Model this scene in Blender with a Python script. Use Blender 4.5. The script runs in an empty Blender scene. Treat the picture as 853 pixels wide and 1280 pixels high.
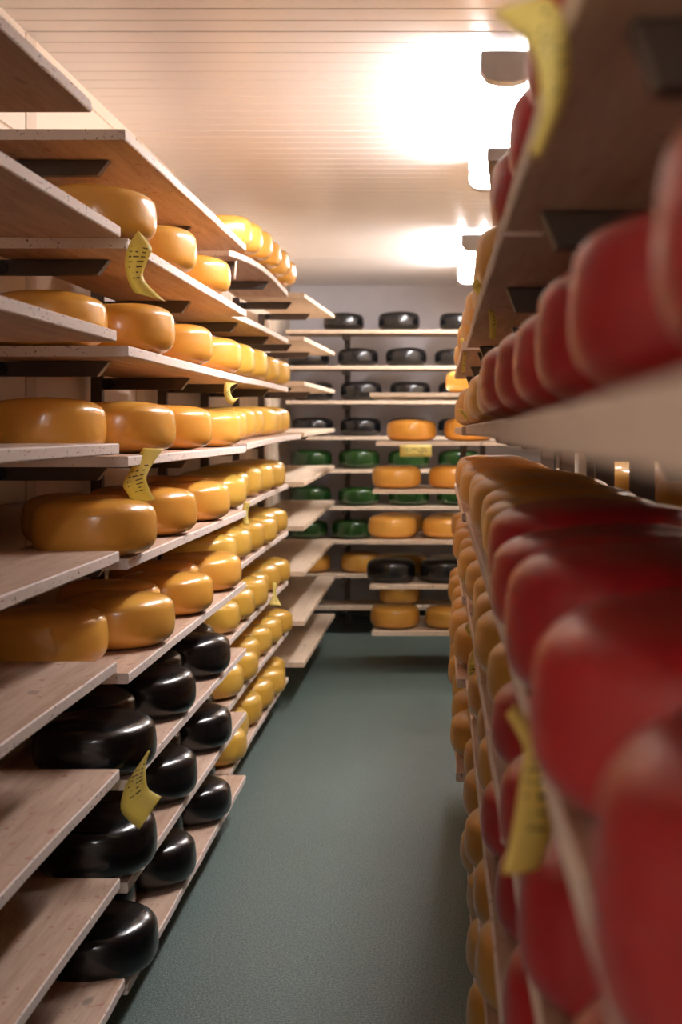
import bpy, math, random
from mathutils import Vector
random.seed(7)
sc = bpy.context.scene
COL = sc.collection
F = 1600.0            # focal length in pixels of the 853x1280 frame
VX, VY = 551.0, 537.0 # vanishing point of the aisle
CAM_H = 1.40          # camera height above the floor

# ------------------------------------------------------------------ camera
cam_d = bpy.data.cameras.new('camera')
cam = bpy.data.objects.new('camera', cam_d); COL.objects.link(cam)
cam.location = (0, 0, CAM_H); cam.rotation_euler = (math.pi / 2, 0, 0)
cam_d.sensor_width = 36; cam_d.sensor_height = 36; cam_d.sensor_fit = 'AUTO'
cam_d.lens = 36 * F / 1280
cam_d.shift_x = -(VX - 426.5) / 1280
cam_d.shift_y = -(640 - VY) / 1280
cam_d.clip_start = 0.02
cam_d.dof.use_dof = True
cam_d.dof.focus_distance = 3.3
cam_d.dof.aperture_fstop = 4.6
sc.camera = cam

# ------------------------------------------------------------------ world and exposure
w = bpy.data.worlds.new('world'); sc.world = w; w.use_nodes = True
w.node_tree.nodes['Background'].inputs[0].default_value = (1, 0.95, 0.9, 1)
w.node_tree.nodes['Background'].inputs[1].default_value = 0.02
sc.view_settings.view_transform = 'Standard'
sc.view_settings.look = 'None'
sc.view_settings.gamma = 1
sc.view_settings.use_curve_mapping = False
sc.view_settings.exposure = 1.38
LAMP = 26.0           # strength of the fluorescent diffusers
sc.cycles.use_denoising = True
sc.cycles.max_bounces = 8
sc.cycles.diffuse_bounces = 5
sc.cycles.sample_clamp_indirect = 6

# ------------------------------------------------------------------ materials
def nm(name):
    m = bpy.data.materials.new(name); m.use_nodes = True
    nt = m.node_tree
    return m, nt, nt.nodes['Principled BSDF']
def N(nt, t, **k):
    n = nt.nodes.new(t)
    for a, b in k.items(): setattr(n, a, b)
    return n
def mixc(nt, fac, a, b):
    n = N(nt, 'ShaderNodeMix', data_type='RGBA')
    if hasattr(fac, 'links') or isinstance(fac, bpy.types.NodeSocket): nt.links.new(fac, n.inputs[0])
    else: n.inputs[0].default_value = fac
    for i, v in ((6, a), (7, b)):
        if isinstance(v, bpy.types.NodeSocket): nt.links.new(v, n.inputs[i])
        else: n.inputs[i].default_value = (*v, 1)
    return n.outputs[2]
def ramp(nt, src, p0, p1, c0=(0, 0, 0), c1=(1, 1, 1)):
    r = N(nt, 'ShaderNodeValToRGB')
    r.color_ramp.elements[0].position = p0; r.color_ramp.elements[1].position = p1
    r.color_ramp.elements[0].color = (*c0, 1); r.color_ramp.elements[1].color = (*c1, 1)
    nt.links.new(src, r.inputs[0]); return r.outputs[0]
def noise(nt, vec, scale, detail=3, rough=.55):
    n = N(nt, 'ShaderNodeTexNoise'); n.inputs['Scale'].default_value = scale
    n.inputs['Detail'].default_value = detail; n.inputs['Roughness'].default_value = rough
    if vec is not None: nt.links.new(vec, n.inputs['Vector'])
    return n.outputs[0]
def objvec(nt, scale=(1, 1, 1), shift=True):
    tc = N(nt, 'ShaderNodeTexCoord'); oi = N(nt, 'ShaderNodeObjectInfo')
    mp = N(nt, 'ShaderNodeMapping'); mp.inputs['Scale'].default_value = scale
    if shift:
        mul = N(nt, 'ShaderNodeMath', operation='MULTIPLY'); mul.inputs[1].default_value = 37.0
        nt.links.new(oi.outputs['Random'], mul.inputs[0])
        ad = N(nt, 'ShaderNodeVectorMath', operation='ADD')
        nt.links.new(tc.outputs['Object'], ad.inputs[0]); nt.links.new(mul.outputs[0], ad.inputs[1])
        nt.links.new(ad.outputs[0], mp.inputs[0])
    else:
        nt.links.new(tc.outputs['Object'], mp.inputs[0])
    return mp.outputs[0]
def bump(nt, bs, h, strength, dist=.002):
    b = N(nt, 'ShaderNodeBump'); b.inputs['Strength'].default_value = strength
    b.inputs['Distance'].default_value = dist
    nt.links.new(h, b.inputs['Height']); nt.links.new(b.outputs[0], bs.inputs['Normal'])
    return b

def wax(name, c1, c2, rough=.26, sss=.06, coat=.35, bmp=.35, coarse=.02, spec=.5):
    m, nt, bs = nm(name)
    v = objvec(nt)
    oi = N(nt, 'ShaderNodeObjectInfo')
    n1 = noise(nt, v, 9, 3)
    ad = N(nt, 'ShaderNodeMath', operation='ADD')
    nt.links.new(n1, ad.inputs[0])
    mu = N(nt, 'ShaderNodeMath', operation='MULTIPLY_ADD'); mu.inputs[1].default_value = .7; mu.inputs[2].default_value = -.35
    nt.links.new(oi.outputs['Random'], mu.inputs[0]); nt.links.new(mu.outputs[0], ad.inputs[1])
    nt.links.new(mixc(nt, ramp(nt, ad.outputs[0], .25, .75), c1, c2), bs.inputs['Base Color'])
    bs.inputs['Roughness'].default_value = rough
    bs.inputs['Coat Weight'].default_value = coat; bs.inputs['Coat Roughness'].default_value = .12
    bs.inputs['Specular IOR Level'].default_value = spec
    if sss: 
        bs.inputs['Subsurface Weight'].default_value = sss
        bs.inputs['Subsurface Radius'].default_value = (.03, .012, .004)
        bs.inputs['Subsurface Scale'].default_value = .5
    bump(nt, bs, noise(nt, v, 22, 4), bmp, .0035)
    return m
M = {}
M['gold'] = wax('golden_wax', (.74, .335, .048), (.80, .41, .075))
M['yellow'] = wax('yellow_wax', (.60, .34, .045), (.70, .42, .07), rough=.3)
M['amber'] = wax('amber_wax', (.50, .24, .035), (.58, .30, .05), rough=.32)
M['black'] = wax('black_wax', (.004, .004, .005), (.008, .008, .009), rough=.24, sss=0, coat=.4, bmp=.5)
M['green'] = wax('green_wax', (.008, .036, .006), (.014, .055, .009), rough=.25, sss=0)
M['red'] = wax('red_wax', (.33, .009, .016), (.43, .014, .022), rough=.34, sss=.02, bmp=.3, coat=.25)

def wood(name, base, dark, stain, stain_amt=.6):
    m, nt, bs = nm(name)
    v = objvec(nt, (14, 1.1, 14))
    g = noise(nt, v, 3.0, 6, .65)
    c = mixc(nt, ramp(nt, g, .3, .72), dark, base)
    v2 = objvec(nt, (5, 2.4, 5))
    k = noise(nt, v2, 3.4, 2, .5)
    c = mixc(nt, ramp(nt, k, .70, .76), c, tuple(x * .45 for x in base))       # knots
    v3 = objvec(nt, (9, 6, 9))
    s = noise(nt, v3, 5, 3, .7)
    sm = ramp(nt, s, .62, .67)
    mm = N(nt, 'ShaderNodeMath', operation='MULTIPLY'); mm.inputs[1].default_value = stain_amt
    nt.links.new(sm, mm.inputs[0])
    c = mixc(nt, mm.outputs[0], c, stain)
    nt.links.new(c, bs.inputs['Base Color'])
    bs.inputs['Roughness'].default_value = .62
    bump(nt, bs, g, .35, .0015)
    return m
M['wood'] = wood('pale_spruce', (.64, .47, .36), (.42, .26, .17), (.36, .09, .06))
M['plank'] = wood('clean_spruce', (.70, .57, .43), (.58, .44, .31), (.40, .22, .12), .3)
# board edges: pale, with rubbed-off wax flecks
def edge_mat():
    m, nt, bs = nm('board_edge')
    v = objvec(nt, (22, 5, 40))
    s = noise(nt, v, 4, 4, .7)
    c = mixc(nt, ramp(nt, s, .62, .67), (.74, .63, .56), (.34, .12, .10))
    v2 = objvec(nt, (20, 14, 20))
    c = mixc(nt, ramp(nt, noise(nt, v2, 6, 3), .655, .69), c, (.08, .05, .04))
    nt.links.new(c, bs.inputs['Base Color']); bs.inputs['Roughness'].default_value = .7
    return m
M['edge'] = edge_mat()
def simple(name, c, rough, metal=0, nscale=0, nb=.2, var=.15):
    m, nt, bs = nm(name)
    bs.inputs['Roughness'].default_value = rough; bs.inputs['Metallic'].default_value = metal
    if nscale:
        n = noise(nt, objvec(nt, shift=False), nscale, 4)
        nt.links.new(mixc(nt, ramp(nt, n, .3, .7), tuple(x * (1 - var) for x in c), c), bs.inputs['Base Color'])
        bump(nt, bs, n, nb, .001)
    else: bs.inputs['Base Color'].default_value = (*c, 1)
    return m
M['steel'] = simple('dark_steel', (.11, .088, .08), .5, .3, 20)
M['bolt'] = simple('bolt_steel', (.03, .028, .028), .5, .3, 30)
M['ceil'] = simple('ceiling_enamel', (.86, .83, .82), .34, 0, 1.5, .02, .04)
M['bwall'] = simple('painted_block', (.66, .64, .68), .6, 0, 6, .15, .08)
M['lwall'] = simple('cream_panel', (.66, .54, .42), .45, 0, 2, .05, .08)
M['batten'] = simple('batten', (.58, .46, .34), .5, 0, 6)
M['housing'] = simple('lamp_housing', (.42, .40, .40), .45, 0, 12)
M['skirt'] = simple('skirting', (.10, .13, .12), .5, 0, 8)
def floor_mat():
    m, nt, bs = nm('green_resin_floor')
    v = objvec(nt, shift=False)
    big = noise(nt, v, 1.4, 4)
    fine = noise(nt, v, 160, 2, .8)
    c = mixc(nt, ramp(nt, big, .35, .7), (.032, .070, .061), (.048, .090, .079))
    c = mixc(nt, ramp(nt, fine, .40, .70), c, (.19, .24, .22))
    sc_ = noise(nt, v, 9, 5, .7)
    c = mixc(nt, ramp(nt, sc_, .68, .74), c, (.035, .06, .055))
    nt.links.new(c, bs.inputs['Base Color'])
    nt.links.new(ramp(nt, big, .3, .8, (.36,) * 3, (.5,) * 3), bs.inputs['Roughness'])
    bump(nt, bs, noise(nt, v, 260, 2, .7), 1.0, .003)
    return m
M['floor'] = floor_mat()
def lamp_mat():
    m, nt, bs = nm('lamp_diffuser')
    bs.inputs['Base Color'].default_value = (.9, .9, .9, 1)
    bs.inputs['Emission Color'].default_value = (.985, .95, .965, 1)
    bs.inputs['Emission Strength'].default_value = LAMP
    return m
M['lamp'] = lamp_mat()
def tag_mat():
    m, nt, bs = nm('yellow_label')
    uv = N(nt, 'ShaderNodeUVMap')
    sp = N(nt, 'ShaderNodeSeparateXYZ'); nt.links.new(uv.outputs[0], sp.inputs[0])
    def math_(op, a, b=None):
        n = N(nt, 'ShaderNodeMath', operation=op)
        for i, v in enumerate((a, b)):
            if v is None: continue
            if isinstance(v, bpy.types.NodeSocket): nt.links.new(v, n.inputs[i])
            else: n.inputs[i].default_value = v
        return n.outputs[0]
    row = math_('MULTIPLY', sp.outputs[1], 13)
    fr = math_('FRACT', row)
    rid = math_('FLOOR', row)
    line = math_('MULTIPLY', math_('GREATER_THAN', fr, .38), math_('LESS_THAN', fr, .62))
    cmb = N(nt, 'ShaderNodeCombineXYZ'); nt.links.new(math_('MULTIPLY', sp.outputs[0], 3.2), cmb.inputs[0]); nt.links.new(math_('MULTIPLY', rid, 7.7), cmb.inputs[1])
    dash = math_('GREATER_THAN', noise(nt, cmb.outputs[0], 1.6, 1), .5)
    inside = math_('MULTIPLY', math_('GREATER_THAN', sp.outputs[0], .14), math_('LESS_THAN', sp.outputs[0], .86))
    span = math_('MULTIPLY', math_('GREATER_THAN', sp.outputs[1], .2), math_('LESS_THAN', sp.outputs[1], .78))
    ink = math_('MULTIPLY', math_('MULTIPLY', line, dash), math_('MULTIPLY', inside, span))
    c = mixc(nt, ink, (.88, .76, .24), (.03, .025, .03))
    nt.links.new(c, bs.inputs['Base Color']); bs.inputs['Roughness'].default_value = .45
    tr = N(nt, 'ShaderNodeBsdfTranslucent'); nt.links.new(c, tr.inputs[0])      # thin paper lets light through
    mx = N(nt, 'ShaderNodeMixShader'); mx.inputs[0].default_value = .45
    nt.links.new(bs.outputs[0], mx.inputs[1]); nt.links.new(tr.outputs[0], mx.inputs[2])
    nt.links.new(mx.outputs[0], nt.nodes['Material Output'].inputs[0])
    return m
M['tag'] = tag_mat()
M['paper'] = simple('white_plastic', (.82, .80, .80), .4)

# ------------------------------------------------------------------ mesh helpers
def link(name, verts, faces, mat, parent=None, smooth=False, mats=None, fm=None):
    me = bpy.data.meshes.new(name); me.from_pydata(verts, [], faces)
    for mm in (mats or [mat]): me.materials.append(mm)
    if fm:
        for i, k in enumerate(fm): me.polygons[i].material_index = k
    if smooth:
        for p in me.polygons: p.use_smooth = True
    me.validate(); me.update()
    o = bpy.data.objects.new(name, me); COL.objects.link(o)
    if parent is not None: o.parent = parent
    return o
def tagit(o, label, cat, group=None):
    o['label'] = label; o['category'] = cat
    if group: o['group'] = group
    return o
class MB:
    def __init__(s): s.v = []; s.f = []
    def box(s, x0, x1, y0, y1, z0, z1):
        b = len(s.v)
        s.v += [(x, y, z) for z in (z0, z1) for y in (y0, y1) for x in (x0, x1)]
        s.f += [tuple(b + i for i in q) for q in ((0, 2, 3, 1), (4, 5, 7, 6), (0, 1, 5, 4), (2, 6, 7, 3), (0, 4, 6, 2), (1, 3, 7, 5))]
        return s
    def prism(s, pts, axis, a, b):  # pts: 2D outline, extruded along axis from a to b
        n = len(pts); k = len(s.v)
        def P(p, t):
            if axis == 'y': return (p[0], t, p[1])
            if axis == 'x': return (t, p[0], p[1])
            return (p[0], p[1], t)
        s.v += [P(p, a) for p in pts] + [P(p, b) for p in pts]
        s.f += [tuple(range(k, k + n))[::-1], tuple(range(k + n, k + 2 * n))]
        s.f += [(k + i, k + (i + 1) % n, k + n + (i + 1) % n, k + n + i) for i in range(n)]
        return s
    def build(s, name, mat, parent=None, bev=0, smooth=False):
        o = link(name, s.v, s.f, mat, parent, smooth)
        if bev:
            m = o.modifiers.new('bevel', 'BEVEL'); m.width = bev; m.segments = 2; m.limit_method = 'ANGLE'
        return o
def W(X, Y, Z):  # right, up (from the eye), depth -> world
    return (X, Z, Y + CAM_H)
def empty(name, loc):
    o = bpy.data.objects.new(name, None); COL.objects.link(o); o.location = loc
    o.empty_display_size = .1
    return o
ORD = ['first', 'second', 'third', 'fourth', 'fifth', 'sixth', 'seventh', 'eighth', 'ninth', 'tenth', 'eleventh']

# ------------------------------------------------------------------ the room
XL, XR, YB, YN, ZC = -1.12, .86, 9.55, -3.6, 1.075 + CAM_H
def struct(o): o['kind'] = 'structure'; return o
struct(MB().box(XL - .1, XR + .1, YN - .1, YB + .1, -.1, 0).build('floor', M['floor']))
# ceiling: enamelled sheet with narrow ribs running across the aisle
def ceiling():
    pitch = .0955; v = []; f = []
    ys = []; y = YN - .1; k = 0
    prof = []
    while y < YB + .1:
        deep = .010 if k % 12 == 2 else .0028
        wd = .006 if k % 12 == 2 else .0045
        prof += [(y, 0), (y + pitch - 2 * wd, 0), (y + pitch - wd, deep)]
        y += pitch; k += 1
    prof.append((y, 0))
    for (yy, d) in prof: v += [(XL - .1, yy, ZC + d), (XR + .1, yy, ZC + d)]
    n = len(prof)
    for i in range(n - 1): f.append((2 * i, 2 * i + 1, 2 * i + 3, 2 * i + 2))
    b = len(v)
    v += [(XL - .1, prof[0][0], ZC + .1), (XR + .1, prof[0][0], ZC + .1), (XL - .1, prof[-1][0], ZC + .1), (XR + .1, prof[-1][0], ZC + .1)]
    f.append((b, b + 2, b + 3, b + 1))
    f.append((0, b, b + 1, 1)); f.append((2 * n - 2, 2 * n - 1, b + 3, b + 2))
    struct(link('ceiling', v, f, M['ceil']))
ceiling()
def left_wall():
    mb = MB(); prof = []
    z = -.02
    while z < ZC:   # cladding of horizontal boards with shallow grooves
        z1 = min(z + .245, ZC + .02)
        prof += [(XL, z + .004), (XL, z1 - .004), (XL - .006, z1)]
        z = z1
    pts = [(XL - .1, -.02)] + prof + [(XL - .1, ZC + .02)]
    mb.prism(pts, 'y', YN - .1, YB + .1)
    return struct(mb.build('wall_left', M['lwall']))
left_wall()
for i, yy in enumerate((2.2, 3.45, 4.7, 5.95, 7.2, 8.45)):
    struct(MB().box(XL - .005, XL + .004, yy, yy + .085, .02, ZC - .002).build('trim_%d' % (i + 1), M['batten'], bev=.003))
mb = MB()
z = 0
while z < ZC:     # painted blockwork with joints
    z1 = min(z + .245, ZC + .02); off = 0 if int(round(z / .25)) % 2 else .25
    x = XL - .1 - off
    while x < XR + .1:
        mb.box(x + .0035, x + .4965, YB, YB + .1, z + .0035, z1 - .0035); x += .5
    z = z1
mb.box(XL - .1, XR + .1, YB + .003, YB + .12, -.02, ZC + .02)
struct(mb.build('wall_back', M['bwall']))
struct(MB().box(XR, XR + .1, YN - .1, YB + .1, -.02, ZC + .02).build('blocking_wall_right', M['lwall']))  # unseen wall, set close behind the right rack to cut bounced light
struct(MB().box(XL - .1, XR + .1, YN - .1, YN, -.02, ZC + .02).build('wall_front', M['lwall']))
struct(MB().box(XL, XR, YB - .018, YB - .001, 0, .1).build('baseboard_back', M['skirt'], bev=.003))
struct(MB().box(XL, XL + .016, YN, YB - .02, 0, .1).build('baseboard_left', M['skirt'], bev=.003))

# ------------------------------------------------------------------ fluorescent lamps
def lamp(x, y0, y1, label, proto=None):
    r = empty('ceiling_lamp', (x, (y0 + y1) / 2, ZC - .038)); tagit(r, label, 'lamp', 'fluorescent lamps in a line over the aisle')
    L = (y1 - y0) / 2
    hw = .068
    out = [(-.04, 0), (-hw + .012, -.014), (hw - .012, -.014), (.04, 0)]
    MB().prism(out, 'y', -L + .01, L - .01).build('housing', M['housing'], r, bev=.004)
    d = [(-hw + .004, -.0145), (-hw + .002, -.045), (-hw + .02, -.072), (-.02, -.08), (.02, -.08), (hw - .02, -.072), (hw - .002, -.045), (hw - .004, -.0145)]
    MB().prism(d, 'y', -L + .05, L - .05).build('diffuser', M['lamp'], r)
    e = [(-hw - .002, -.001), (-hw - .002, -.055), (-hw + .015, -.078), (-.02, -.086), (.02, -.086), (hw - .015, -.078), (hw + .002, -.055), (hw + .002, -.001)]
    for s in (-1, 1):
        MB().box(-.02, .02, s * (L - .3) - .015, s * (L - .3) + .015, -.002, .0385).build('mounting_spacer', M['housing'], r)
        a, b = (-L, -L + .052) if s < 0 else (L - .052, L)
        MB().prism(e, 'y', a, b).build('end_cap', M['housing'], r, bev=.004)
        c = MB()
        for q in range(3):
            yy = s * (L - .25 - .22 * q)
            c.box(-hw - .006, -hw + .001, yy - .012, yy + .012, -.05, -.018)
        c.build('clip', M['housing'], r)
LX = .181
lamp(LX, 3.50, 5.13, 'long white fluorescent ceiling lamp glowing above the near end of the red cheeses')
lamp(LX, 6.80, 8.43, 'farther fluorescent ceiling lamp close to the back wall')
lamp(LX, -2.05, -.42, 'unseen fluorescent ceiling lamp added behind the viewer')  # out of view, added to light the near boards

# ------------------------------------------------------------------ cheese wheels
def cheese_mesh(name, R, H, mat, seed, corner=.36, bulge=.010):
    rnd = random.Random(seed); seg = 56
    prof = []
    nt_ = 26
    # superellipse half profile from the top centre to the bottom centre
    h = H / 2
    for i in range(nt_ + 1):
        t = math.pi / 2 - math.pi * i / nt_
        e_r, e_z = .44, .60
        c, s = math.cos(t), math.sin(t)
        r = R * (abs(c) ** e_r); z = h * math.copysign(abs(s) ** e_z, s)
        if abs(i - nt_ * .44) < .6: r -= .0012                  # the mould seam
        prof.append((r, z + h))
    prof[0] = (0, prof[0][1]); prof[-1] = (0, prof[-1][1])
    prof.insert(1, (R * .35, prof[0][1] - .0005)); prof.insert(-1, (R * .35, prof[-1][1]))
    ph = [rnd.uniform(0, 6.28) for _ in range(4)]
    v = [(0, 0, prof[0][1])]; f = []
    ring = prof[1:-1]
    for (r, z) in ring:
        for k in range(seg):
            a = 2 * math.pi * k / seg
            wob = 1 + .006 * math.sin(2 * a + ph[0]) + .004 * math.sin(3 * a + ph[1])
            sag = .0022 * math.sin(2 * a + ph[2]) * (z / H)
            v.append((r * wob * math.cos(a), r * wob * math.sin(a), max(0, z + sag)))
    v.append((0, 0, 0))
    for k in range(seg): f.append((0, 1 + k, 1 + (k + 1) % seg))
    for j in range(len(ring) - 1):
        for k in range(seg):
            a = 1 + j * seg; b = a + seg
            f.append((a + k, b + k, b + (k + 1) % seg, a + (k + 1) % seg))
    l = 1 + (len(ring) - 1) * seg
    for k in range(seg): f.append((len(v) - 1, l + (k + 1) % seg, l + k))
    me = bpy.data.meshes.new(name); me.from_pydata(v, [], f); me.materials.append(mat)
    for p in me.polygons: p.use_smooth = True
    me.update(); return me
CM = {}
for c in ('gold', 'yellow', 'amber', 'black', 'green', 'red'):
    CM[c] = [cheese_mesh('cheese_' + c, .1455, .131 + .003 * (i - 1), M[c], 11 * i + len(c)) for i in range(3)]
WORD = {'gold': 'golden', 'yellow': 'yellow', 'amber': 'amber', 'black': 'black', 'green': 'dark green', 'red': 'red'}
R0 = .147
def cheese(c, X, Y, Z, label, group, s=1.0, dz=0, slope=0):
    """X, Z: centre; Y: top of the board it lies on"""
    o = bpy.data.objects.new('cheese_wheel', random.choice(CM[c])); COL.objects.link(o)
    o.location = (X, Z, Y + CAM_H + .0004 + dz)
    k = s * random.uniform(.985, 1.0)
    o.scale = (k, k, s * (random.uniform(.89, .95) if 'right' in label else random.uniform(.96, 1.04))); o.rotation_mode = 'ZYX'; o.rotation_euler = (math.atan(slope), 0, random.uniform(0, 6.28))
    return tagit(o, label, 'cheese', group)

# ------------------------------------------------------------------ boards
TH = .024
def board(x0, x1, z0, z1, yn, yf, label, group, th=TH, x0f=None, x1f=None, mat='wood', curve=0.0, chamfer=.0025):
    """top surface goes from height yn at depth z0 to yf at depth z1; x0/x1 sides (x0f/x1f at the far end)"""
    x0f = x0 if x0f is None else x0f; x1f = x1 if x1f is None else x1f
    n = 14; v = []; f = []; fm = []
    ox, oy, oz = (x0 + x1) / 2, (z0 + z1) / 2, (yn + yf) / 2 + CAM_H
    rnd = random.Random(hash((round(x0, 3), round(z0, 3), round(yn, 3))) & 0xffff)
    c = chamfer
    for i in range(n + 1):
        t = i / n
        a = x0 + (x0f - x0) * t; b = x1 + (x1f - x1) * t
        z = z0 + (z1 - z0) * t
        y = yn + (yf - yn) * t + curve * math.sin(math.pi * t)
        ja, jb = rnd.uniform(-.0012, .0012), rnd.uniform(-.0012, .0012)
        a += ja; b += jb
        for (xx, yy) in ((a + c, y), (b - c, y), (b, y - c), (b, y - th + c), (b - c, y - th), (a + c, y - th), (a, y - th + c), (a, y - c)):
            v.append((xx - ox, z - oy, yy + CAM_H - oz))
    for i in range(n):
        for k in range(8):
            p, q = i * 8 + k, i * 8 + (k + 1) % 8
            f.append((p, q, q + 8, p + 8)); fm.append(1 if k in (1, 2, 3, 5, 6, 7) else 0)
    f.append(tuple(range(8))[::-1]); fm.append(1)
    f.append(tuple(range(n * 8, n * 8 + 8))); fm.append(1)
    o = link('shelf_board', v, f, None, None, False, [M[mat], M['edge'] if mat == 'wood' else M['plank']], fm)
    o.location = (ox, oy, oz)
    return tagit(o, label, 'shelf', group)

# ------------------------------------------------------------------ left rack
SEC1 = [.661, .444, .214, -.030, -.265, -.501, -.740, -.978, -1.218]
SEC2 = [.667, .430, .188, -.060, -.290, -.546, -.785, -1.015, -1.243]
SEC3N = [.652, .435, .200, -.050, -.298, -.520, -.762, -1.000, -1.245]
SEC3F = [.690, .455, .212, -.022, -.272, -.508, -.755, -1.005, -1.240]
SEC4N = [.692, .472, .245, -.014, -.265, -.488, -.718, -.968, -1.178]
SEC4F = [.738, .499, .255, .008, -.230, -.454, -.705, -.941, -1.182]
END1 = [2.57, 2.795, 2.765, 2.79, 2.79, 2.765, 2.79, 2.79, 2.84]
GL = 'boards of the left rack'
def lbl_board(r, bay, extra):
    return '%s wooden shelf board, %s from the top, %s of the left rack' % (extra, ORD[r], bay)
for r in range(9):
    board(-1.03, -.70, 1.02, END1[r], SEC1[r], SEC1[r], lbl_board(r, 'nearest bay', 'empty'), GL)
    ex = 'empty' if r == 0 else ('wax-stained' )
    board(-1.03, -.70, 2.868 if r else 2.84, 4.605, SEC2[r], SEC2[r], lbl_board(r, 'second bay', ex), GL)
    xf = -.70 if r == 3 else -.765
    board(-1.035, xf, 4.625, 6.42, SEC3N[r], SEC3F[r], lbl_board(r, 'third bay', 'sagging' if r == 0 else ('empty' if r == 1 else 'laden')), GL,
          curve=.035 if r == 0 else .004)
    board(-1.03, -.69, 6.47, 8.22, SEC4N[r], SEC4F[r], lbl_board(r, 'far bay', 'empty pale'), GL, mat='plank', x0f=-1.02, x1f=-.68)

def heights(z):
    out = []
    for r in range(9):
        if z < 2.82: y = SEC1[r]
        elif z < 4.61: y = SEC2[r]
        elif z < 6.44:
            t = (z - 4.625) / 1.795; y = SEC3N[r] + (SEC3F[r] - SEC3N[r]) * t + (.035 if r == 0 else .004) * math.sin(math.pi * t)
        else:
            t = (z - 6.47) / 1.75; y = SEC4N[r] + (SEC4F[r] - SEC4N[r]) * t
        out.append(y - TH - .0015)
    return out
def upright(xp, z, ys, tips, label, group, top=.72, pd=.05, pw=.034):
    """xp: centre of the post; tips: list of x positions the arms reach to"""
    r = empty('rack_upright', (xp, z, 0)); tagit(r, label, 'rack', group)
    # box-section post with slots
    mb = MB().box(-pd / 2, pd / 2, -pw / 2, pw / 2, 0, top + CAM_H)
    mb.box(-pd / 2 - .004, pd / 2 + .03, -pw / 2 - .02, pw / 2 + .02, 0, .006)
    mb.build('post', M['steel'], r, bev=.003)
    for y in ys:
        zt = y + CAM_H
        for tx in tips:
            if xp > 0 and abs(y + .012) < .02 and tx < xp: tx = .21
            s = 1 if tx > xp else -1
            L = abs(tx - xp)
            hh = .036
            pts = [(s * (pd / 2 + .001), zt), (s * L, zt), (s * (L - (.028 if xp < 0 else .014)), zt - hh), (s * (pd / 2 + .001), zt - hh)]
            if s < 0: pts = pts[::-1]
            a = MB().prism(pts, 'y', -.014, .014)
            o = a.build('bracket_arm', M['steel'], r, bev=.0015)
            # round bolt boss where the arm meets the post
            b = []; bn = 12
            for k in range(bn): b.append((s * (pd / 2 + .022) + .017 * math.cos(6.2832 * k / bn), zt - .018 + .017 * math.sin(6.2832 * k / bn)))
            MB().prism(b, 'y', -.022, .022).build('bolt', M['bolt'], o, bev=.002)
for i, z in enumerate((1.25, 2.15, 3.06, 4.05, 5.0, 5.9, 6.8, 7.75)):
    upright(-1.086, z, heights(z), [-.79], 'dark steel upright with bracket arms, %s from the near end of the left rack' % ORD[i], 'steel uprights of the left rack', top=.70, pd=.036)

# cheeses of the second bay: staggered pairs, every other one set back
PA = [(2.955, .650), (3.252, .768), (3.533, .668), (3.815, .765), (4.097, .668), (4.38, .765)]
PB = [(2.965, .772), (3.25, .672), (3.528, .765), (3.806, .672), (4.085, .765), (4.365, .672)]
ROWS2 = {1: ('gold', PA), 2: ('gold', PB), 3: ('gold', PB), 4: ('gold', PA), 5: ('gold', PB), 6: ('black', PA), 7: ('black', PA), 8: ('black', PA)}
for r, (c, P) in ROWS2.items():
    for k, (z, xf) in enumerate(P):
        cheese(c, -(xf + R0) + random.uniform(-.004, .004), SEC2[r], z,
               '%s waxed cheese, %s from near end, %s shelf down, second bay of left rack' % (WORD[c], ORD[k], ORD[r]),
               '%s cheeses, %s shelf of the second left bay' % (WORD[c], ORD[r]), s=.98)
for r in (0, 2, 3, 4, 5, 6, 7, 8):
    for k in range(6):
        z = 4.79 + .296 * k
        t = (z - 4.625) / 1.795
        y = SEC3N[r] + (SEC3F[r] - SEC3N[r]) * t + (.035 if r == 0 else .004) * math.sin(math.pi * t)
        xf = (.70 if r == 0 else .72 + .012 * ((k * 7 + r * 3) % 4)) if r != 3 else .72 + .008 * (k % 3)
        c = 'gold' if r == 0 else 'yellow'
        cheese(c, -(xf + R0), y, z, '%s waxed cheese, %s from near end, %s shelf down, third bay of left rack' % (WORD[c], ORD[k], ORD[r]),
               '%s cheeses, %s shelf of the third left bay' % (WORD[c], ORD[r]), s=.98, dz=.007 if r == 0 else .0015, slope=((SEC3F[r] - SEC3N[r]) + (.035 if r == 0 else .004) * math.pi * math.cos(math.pi * t)) / 1.795)

# ------------------------------------------------------------------ rack along the back wall
BKY = [.683, .437, .199, -.045, -.272, -.526, -.758, -.990, -1.210]
CB = [('black', [(430, ), (499,), (575,)]), ('black', [(386,), (448,), (508,), (569,)]), ('black', [(391,), (452,), (513,), (574,)]),
      ('black', [(391,), (451,), (512,), (573,)]), ('green', [(390,), (449,), (511,), (574,)]), ('green', [(389,), (449,), (511,), (572,)]),
      ('green', [(384,), (441,), (503,), (565,)]), ('amber', [(388,), (452,), (509,)]), ('amber', [(500,)])]
for r in range(9):
    board(-1.06, .85, 8.75, 9.10, BKY[r], BKY[r], 'long pale wooden shelf board on the back wall, %s from the top' % ORD[r], 'boards along the back wall', mat='plank')
    c, L = CB[r]
    for k, (px,) in enumerate(L):
        Z = 8.925
        cheese(c, (px - VX) * (Z - .0) / F, BKY[r], Z + random.uniform(-.015, .01),
               '%s cheese on the back wall rack, %s shelf down, %s from the left' % (WORD[c], ORD[r], ORD[k]),
               '%s cheeses, %s shelf of the back wall' % (WORD[c], ORD[r]))
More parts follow.
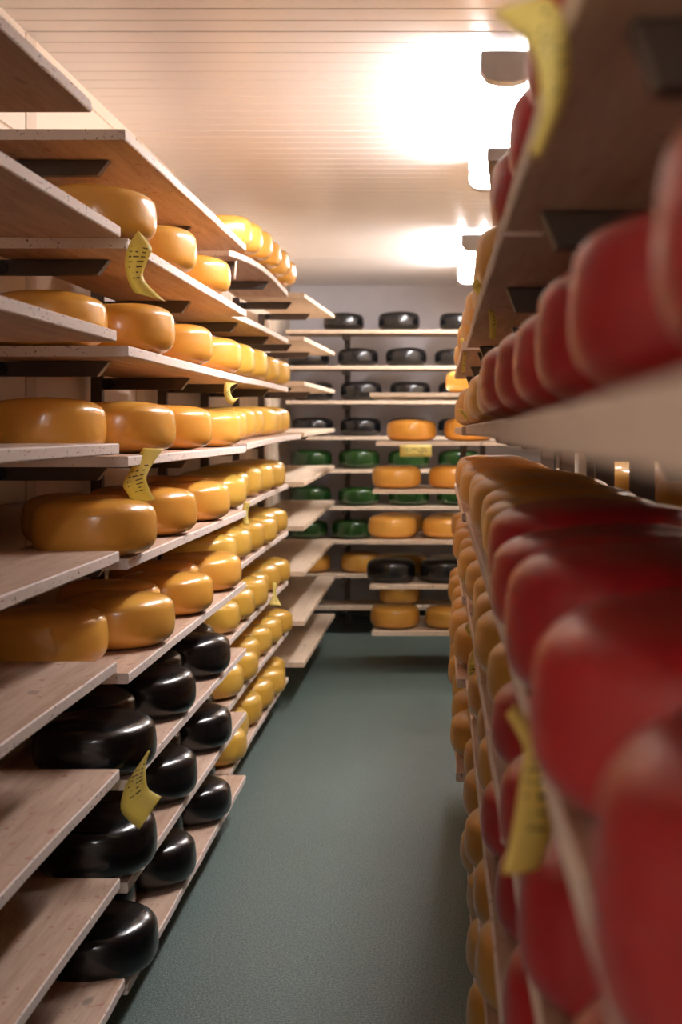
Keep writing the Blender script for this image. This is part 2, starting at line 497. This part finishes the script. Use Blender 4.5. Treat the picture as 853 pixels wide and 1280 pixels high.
for i, x in enumerate((-.665, .30)):
    r = empty('rack_upright', (x, 9.15, 0))
    tagit(r, 'dark steel upright fixed before the back wall, %s from the left' % ORD[i], 'rack', 'steel uprights of the back wall rack')
    MB().box(-.02, .02, -.025, .025, 0, .70 + CAM_H).build('post', M['steel'], r, bev=.003)
    for y in BKY:
        zt = y - TH - .001 + CAM_H
        MB().prism([(-.026, zt), (-.36, zt), (-.33, zt - .034), (-.026, zt - .034)], 'x', -.014, .014).build('bracket_arm', M['steel'], r, bev=.0015)

# ------------------------------------------------------------------ rack standing across the end of the aisle
CRY = [.212, -.068, -.344, -.633, -.890, -1.157]
CRX = [-.405, -.372, -.390, -.415, -.405, -.395]
CRC = [('gold', [588]), ('gold', [514.5, 586]), ('gold', [496, 567]), ('gold', [491, 559]), ('black', [489, 556]), ('amber', [494, 562])]
for r in range(6):
    board(CRX[r], .845, 7.33, 7.95, CRY[r], CRY[r], 'wide pale wooden board across the aisle end, %s from the top' % ORD[r], 'boards of the rack across the aisle end', mat='plank')
    c, L = CRC[r]
    for k, px in enumerate(L):
        Z = 7.50
        cheese(c, (px - VX) * Z / F, CRY[r], Z, '%s cheese at the aisle end, %s board down, %s from the left in front' % (WORD[c], ORD[r], ORD[k]),
               '%s cheeses, %s board at the aisle end' % (WORD[c], ORD[r]), s=1.0)
    if r in (3, 4):
        for k, px in enumerate((500, 565)):
            cheese('amber', (px - VX) * 7.80 / F, CRY[r], 7.80, 'amber cheese set back behind, %s board at aisle end, %s from the left' % (ORD[r], ORD[k]),
                   'amber cheeses set back on the %s board at the aisle end' % ORD[r])
for i, x in enumerate((.14, .70)):
    r = empty('rack_upright', (x, 8.0, 0))
    tagit(r, 'dark steel upright behind the boards across the aisle end, %s' % ('left one' if i == 0 else 'right one'), 'rack', 'steel uprights at the aisle end')
    MB().box(-.02, .02, -.025, .025, 0, .26 + CAM_H).build('post', M['steel'], r, bev=.003)
    for y in CRY:
        zt = y - TH - .001 + CAM_H
        MB().prism([(-.026, zt), (-.60, zt), (-.56, zt - .04), (-.026, zt - .04)], 'x', -.014, .014).build('bracket_arm', M['steel'], r, bev=.0015)

# ------------------------------------------------------------------ right rack
RY = [.240, .012, -.218, -.440, -.660, -.885, -1.110]
RXA = [(.069, .069), (.046, .064), (.066, .070), (.070, .074), (.070, .072), (.07, .07), (.07, .07)]
GR = 'boards of the right rack'
for r in range(7):
    a, b = RXA[r]
    board(a, a + .32, -.45, 1.40, RY[r] + (.003 if r == 1 else 0), RY[r] - (.003 if r == 1 else 0), 'pale wooden board under red cheeses, %s from the top, nearest bay on the right' % ORD[r], GR, x0f=b, x1f=b + .32)
    board(.068, .39, 1.43, 3.38, RY[r], RY[r], 'wooden board under close-packed cheeses, %s from the top, middle bay on the right' % ORD[r], GR)
    if r < 6:
        xc = .058 if r < 4 else .042
        board(xc, .39, 3.41, 5.35, RY[r] - (.03 if r == 5 else .004), RY[r] - (.03 if r == 5 else .004), 'wooden board, %s from the top, farthest bay on the right' % ORD[r], GR)
# short crooked board above the middle bay
board(.086, .36, 2.36, 3.46, .520, .520, 'crooked uppermost wooden board above the middle bay on the right', GR, x0f=.145, x1f=.39)
for i, z in enumerate((.68, 1.27, 1.95, 2.7, 3.32, 3.5, 4.3, 5.1)):
    ys = []
    for r in range(7):
        if z > 3.4 and r == 6: continue
        t = (z + .45) / 1.85
        y = RY[r] + ((.003 - .006 * t) if (r == 1 and z < 1.4) else 0)
        if z > 3.4: y -= .03 if r == 5 else .004
        ys.append(y - TH - .0015)
    if z in (2.7, 3.32): ys.append(.520 - TH - .0015)
    upright(.425, z, ys, [.10 if not (z in (2.7,)) else .15, .74], 'dark steel upright with double bracket arms, %s from the near end on the right' % ORD[i],
            'steel uprights of the right rack', top=.56 if z > 2.6 else .28, pd=.05)
def rc(c, xf, r, z, bay, k, s=1.0):
    y = RY[r]
    if bay == 'farthest': y -= .03 if r == 5 else .004
    cheese(c, xf + R0, y + .003 * (r == 1), z, '%s waxed cheese, %s from near end, %s shelf down, %s bay on right' % (WORD[c], ORD[k], ORD[r], bay),
           '%s cheeses, %s shelf of the %s right bay' % (WORD[c], ORD[r], bay), s)
ZA = [.42, .72, 1.02, 1.32]
for r in (0, 1, 2, 3, 4):
    for k, z in enumerate(ZA):
        if r == 0 and k == 0: continue
        if r == 3 and k == 0: continue
        if r == 4 and k < 2: continue
        xf = {0: .062, 1: .070, 2: .043, 3: .052, 4: .058}[r]
        z2 = z + {0: .0, 1: .035, 2: .012, 3: -.03, 4: .02}[r]
        rc('red', xf, r, z2, 'nearest', k - (1 if r in (0, 3) else 0) - (2 if r == 4 else 0), s=.97)
for r in range(7):
    for k in range(6):
        z = 1.665 + .308 * k + random.uniform(-.006, .006)
        c = 'amber'
        if r == 0:
            if k == 0: c = 'red'
            if k in (1,): continue
        if r == 1 and k in (0, 1, 2): c = 'red'
        if r == 2 and k == 0: c = 'red'
        if r == 3 and k == 0: c = 'red'
        if r == 4 and k in (0, 1): c = 'red'
        if r >= 5 and z < 1.9: continue
        xf = .062 if r < 5 else .048
        xf += (0, .006, -.004)[(k + r) % 3]
        rc(c, xf, r, z, 'middle', k - (1 if (r == 0 and k > 1) or r >= 5 else 0))
for r in range(6):
    for k in range(6):
        z = 3.60 + .308 * k + random.uniform(-.006, .006)
        xf = (.056 if r < 3 else .045 if r == 3 else .03) + (0, .006, -.006)[(k + r) % 3]
        rc('amber', xf, r, z, 'farthest', k)
# the far side of the right rack: boards back to back, seen through the gaps
for r in (2,):
    for (z0, z1, bay) in ((.2, 1.40, 'nearest'), (1.43, 3.38, 'middle'), (3.41, 5.35, 'farthest')):
        y = RY[r] - (.004 if bay == 'farthest' else 0)
        board(.46, .79, z0, z1, y, y, 'shaded wooden board on the far side of the %s bay on the right' % bay, 'boards on the far side of the right rack')
for k in range(9):
    z = 1.62 + .308 * k + (.12 if k > 5 else 0)
    cheese('amber', .625, RY[2] - (.004 if z > 3.4 else 0), z, 'shaded amber cheese on the far side of the right rack, %s from near end' % ORD[k], 'amber cheeses on the far side of the right rack')

# ------------------------------------------------------------------ yellow paper labels curling off the cheeses
def U(px, py, Z): return Vector(((px - VX) * Z / F, Z, (VY - py) * Z / F + CAM_H))
def ribbon(name, Lp, Rp, Z, label, cat='label', mat='tag', curl=.012, nsub=6, group='yellow paper labels on the cheeses'):
    def spline(P, t):
        n = len(P) - 1; x = t * n; i = min(int(x), n - 1); u = x - i
        g = lambda j: Vector(P[max(0, min(n, j))])
        p0, p1, p2, p3 = g(i - 1), g(i), g(i + 1), g(i + 2)
        return .5 * ((2 * p1) + (-p0 + p2) * u + (2 * p0 - 5 * p1 + 4 * p2 - p3) * u * u + (-p0 + 3 * p1 - 3 * p2 + p3) * u ** 3)
    zs = Z if isinstance(Z, (list, tuple)) else [Z] * len(Lp)
    L3 = [U(p[0], p[1], z) for p, z in zip(Lp, zs)]; R3 = [U(p[0], p[1], z + curl) for p, z in zip(Rp, zs)]
    n = (len(Lp) - 1) * nsub; v = []; f = []; uv = []
    mcols = 4
    org = (L3[0] + R3[0]) / 2
    for i in range(n + 1):
        t = i / n; a, b = spline(L3, t), spline(R3, t)
        for j in range(mcols + 1):
            s = j / mcols; p = a.lerp(b, s) + Vector((0, -curl * .6 * math.sin(math.pi * s), 0)) - org
            v.append(tuple(p)); uv.append((s, 1 - t))
    for i in range(n):
        for j in range(mcols):
            k = i * (mcols + 1) + j; f.append((k, k + 1, k + mcols + 2, k + mcols + 1))
    o = link(name, v, f, M[mat], smooth=True)
    ul = o.data.uv_layers.new(name='UVMap')
    for lp in o.data.loops: ul.data[lp.index].uv = uv[lp.vertex_index]
    m = o.modifiers.new('solid', 'SOLIDIFY'); m.thickness = .0006; m.offset = 0
    o.location = org
    return tagit(o, label, cat, group)
LB = 'paper_label'
ribbon(LB, [(173, 288), (161, 306), (156, 328), (160, 350), (168, 366)], [(180, 296), (190, 311), (184, 327), (180, 349), (207, 377)], [2.86, 2.84, 2.83, 2.83, 2.83],
       'curled yellow paper label hanging from the uppermost golden cheese on the left')
ribbon(LB, [(179, 560), (166, 581), (154, 605), (160, 618), (166, 629)], [(205, 561), (191, 580), (183, 597), (187, 612), (194, 625)], [3.03, 2.99, 2.96, 2.97, 2.98],
       'creased yellow paper label hanging over the board edge at eye level on the left')
ribbon(LB, [(186, 937), (178, 949), (164, 970), (154, 990), (152, 1015), (174, 1037)], [(188, 938), (184, 950), (182, 962), (182.5, 973), (186, 986), (202, 996)], [2.87, 2.85, 2.83, 2.82, 2.82, 2.82],
       'bent yellow paper label hanging between the black cheeses')
ribbon(LB, [(281, 478), (280, 490), (284, 502), (291, 506)], [(296, 479), (288, 485), (291, 497), (299, 497)], [3.95, 3.92, 3.92, 3.93],
       'small yellow label curling under the third golden shelf on the left')
ribbon(LB, [(305, 628), (303, 641), (304, 655)], [(313, 628), (310, 642), (312, 656)], [4.6, 4.6, 4.6],
       'small yellow label below the far end of the fifth golden shelf')
ribbon(LB, [(341, 728), (341, 744), (336, 756)], [(346, 728), (346, 744), (352, 757)], [5.70, 5.68, 5.66],
       'twisted yellow label among the lower yellow cheeses of the third left bay', nsub=4)
ribbon(LB, [(591, 352), (593, 362), (602, 372)], [(602, 346), (608, 358), (611, 368)], [2.34, 2.33, 2.34],
       'blank yellow label stuck against the amber cheese near the right lamp')
ribbon(LB, [(604, 371), (608, 382), (611, 395), (612, 410), (611.5, 423)], [(611, 369), (615, 380), (618.5, 392), (621, 405), (620, 424)], [2.31, 2.31, 2.31, 2.31, 2.31],
       'narrow printed yellow label hanging below a board end on the right', curl=.006)
ribbon(LB, [(575, 424), (579, 440), (578, 454), (576, 466)], [(579, 422), (583, 439), (582, 454), (582, 465)], [3.5, 3.49, 3.49, 3.49],
       'thin yellow label hanging edge-on in front of the back wall shelves', curl=.004)
ribbon(LB, [(572, 512), (577, 518), (583, 526)], [(577, 511), (581, 515), (586, 523)], [3.38, 3.37, 3.37],
       'tiny yellow label tip poking out beside the eye-level right board', curl=.004)
ribbon(LB, [(581, 783), (586, 794), (593, 799)], [(584, 780), (591, 790), (597, 796)], [2.95, 2.94, 2.94],
       'upper of two yellow labels on the low amber cheeses', curl=.006)
ribbon(LB, [(592, 808), (586, 832), (588, 850), (590, 866)], [(595, 808), (598, 829), (597, 850), (594, 867)], [2.95, 2.93, 2.93, 2.93],
       'lower of two yellow labels on the low amber cheeses', curl=.006)
ribbon(LB, [(632, 892), (655, 935), (650, 975), (641, 1035), (627, 1093)], [(645, 880), (676, 925), (688, 975), (690, 1040), (674, 1085)], [.90, .88, .87, .86, .86],
       'large blurred yellow label hanging in front of the red cheeses', curl=.008)
ribbon(LB, [(618, 17), (642, 40), (664, 64), (674, 100), (676, 145), (662, 192)], [(640, 6), (686, -4), (706, 30), (712, 80), (706, 125), (674, 200)], [.70, .69, .68, .68, .68, .68],
       'blurred yellow label curling at the top edge beside the red cheeses', curl=.006)
ribbon(LB, [(500, 556), (500, 571)], [(540, 556), (540, 571)], [7.318, 7.315],
       'square yellow label under the second board across the aisle end', curl=.0, nsub=3)
ribbon('plastic_strip', [(157, 302), (157, 313)], [(159, 302), (159, 313)], [2.86, 2.86], 'tiny white plastic strip left of the uppermost curled label', 'strip', 'paper', .001, 3, 'white plastic strips')
ribbon('plastic_strip', [(294, 326), (292, 349)], [(296.5, 326), (294.5, 349)], [4.5, 4.5], 'white plastic strip dangling under the sagging top board', 'strip', 'paper', .001, 3, 'white plastic strips')
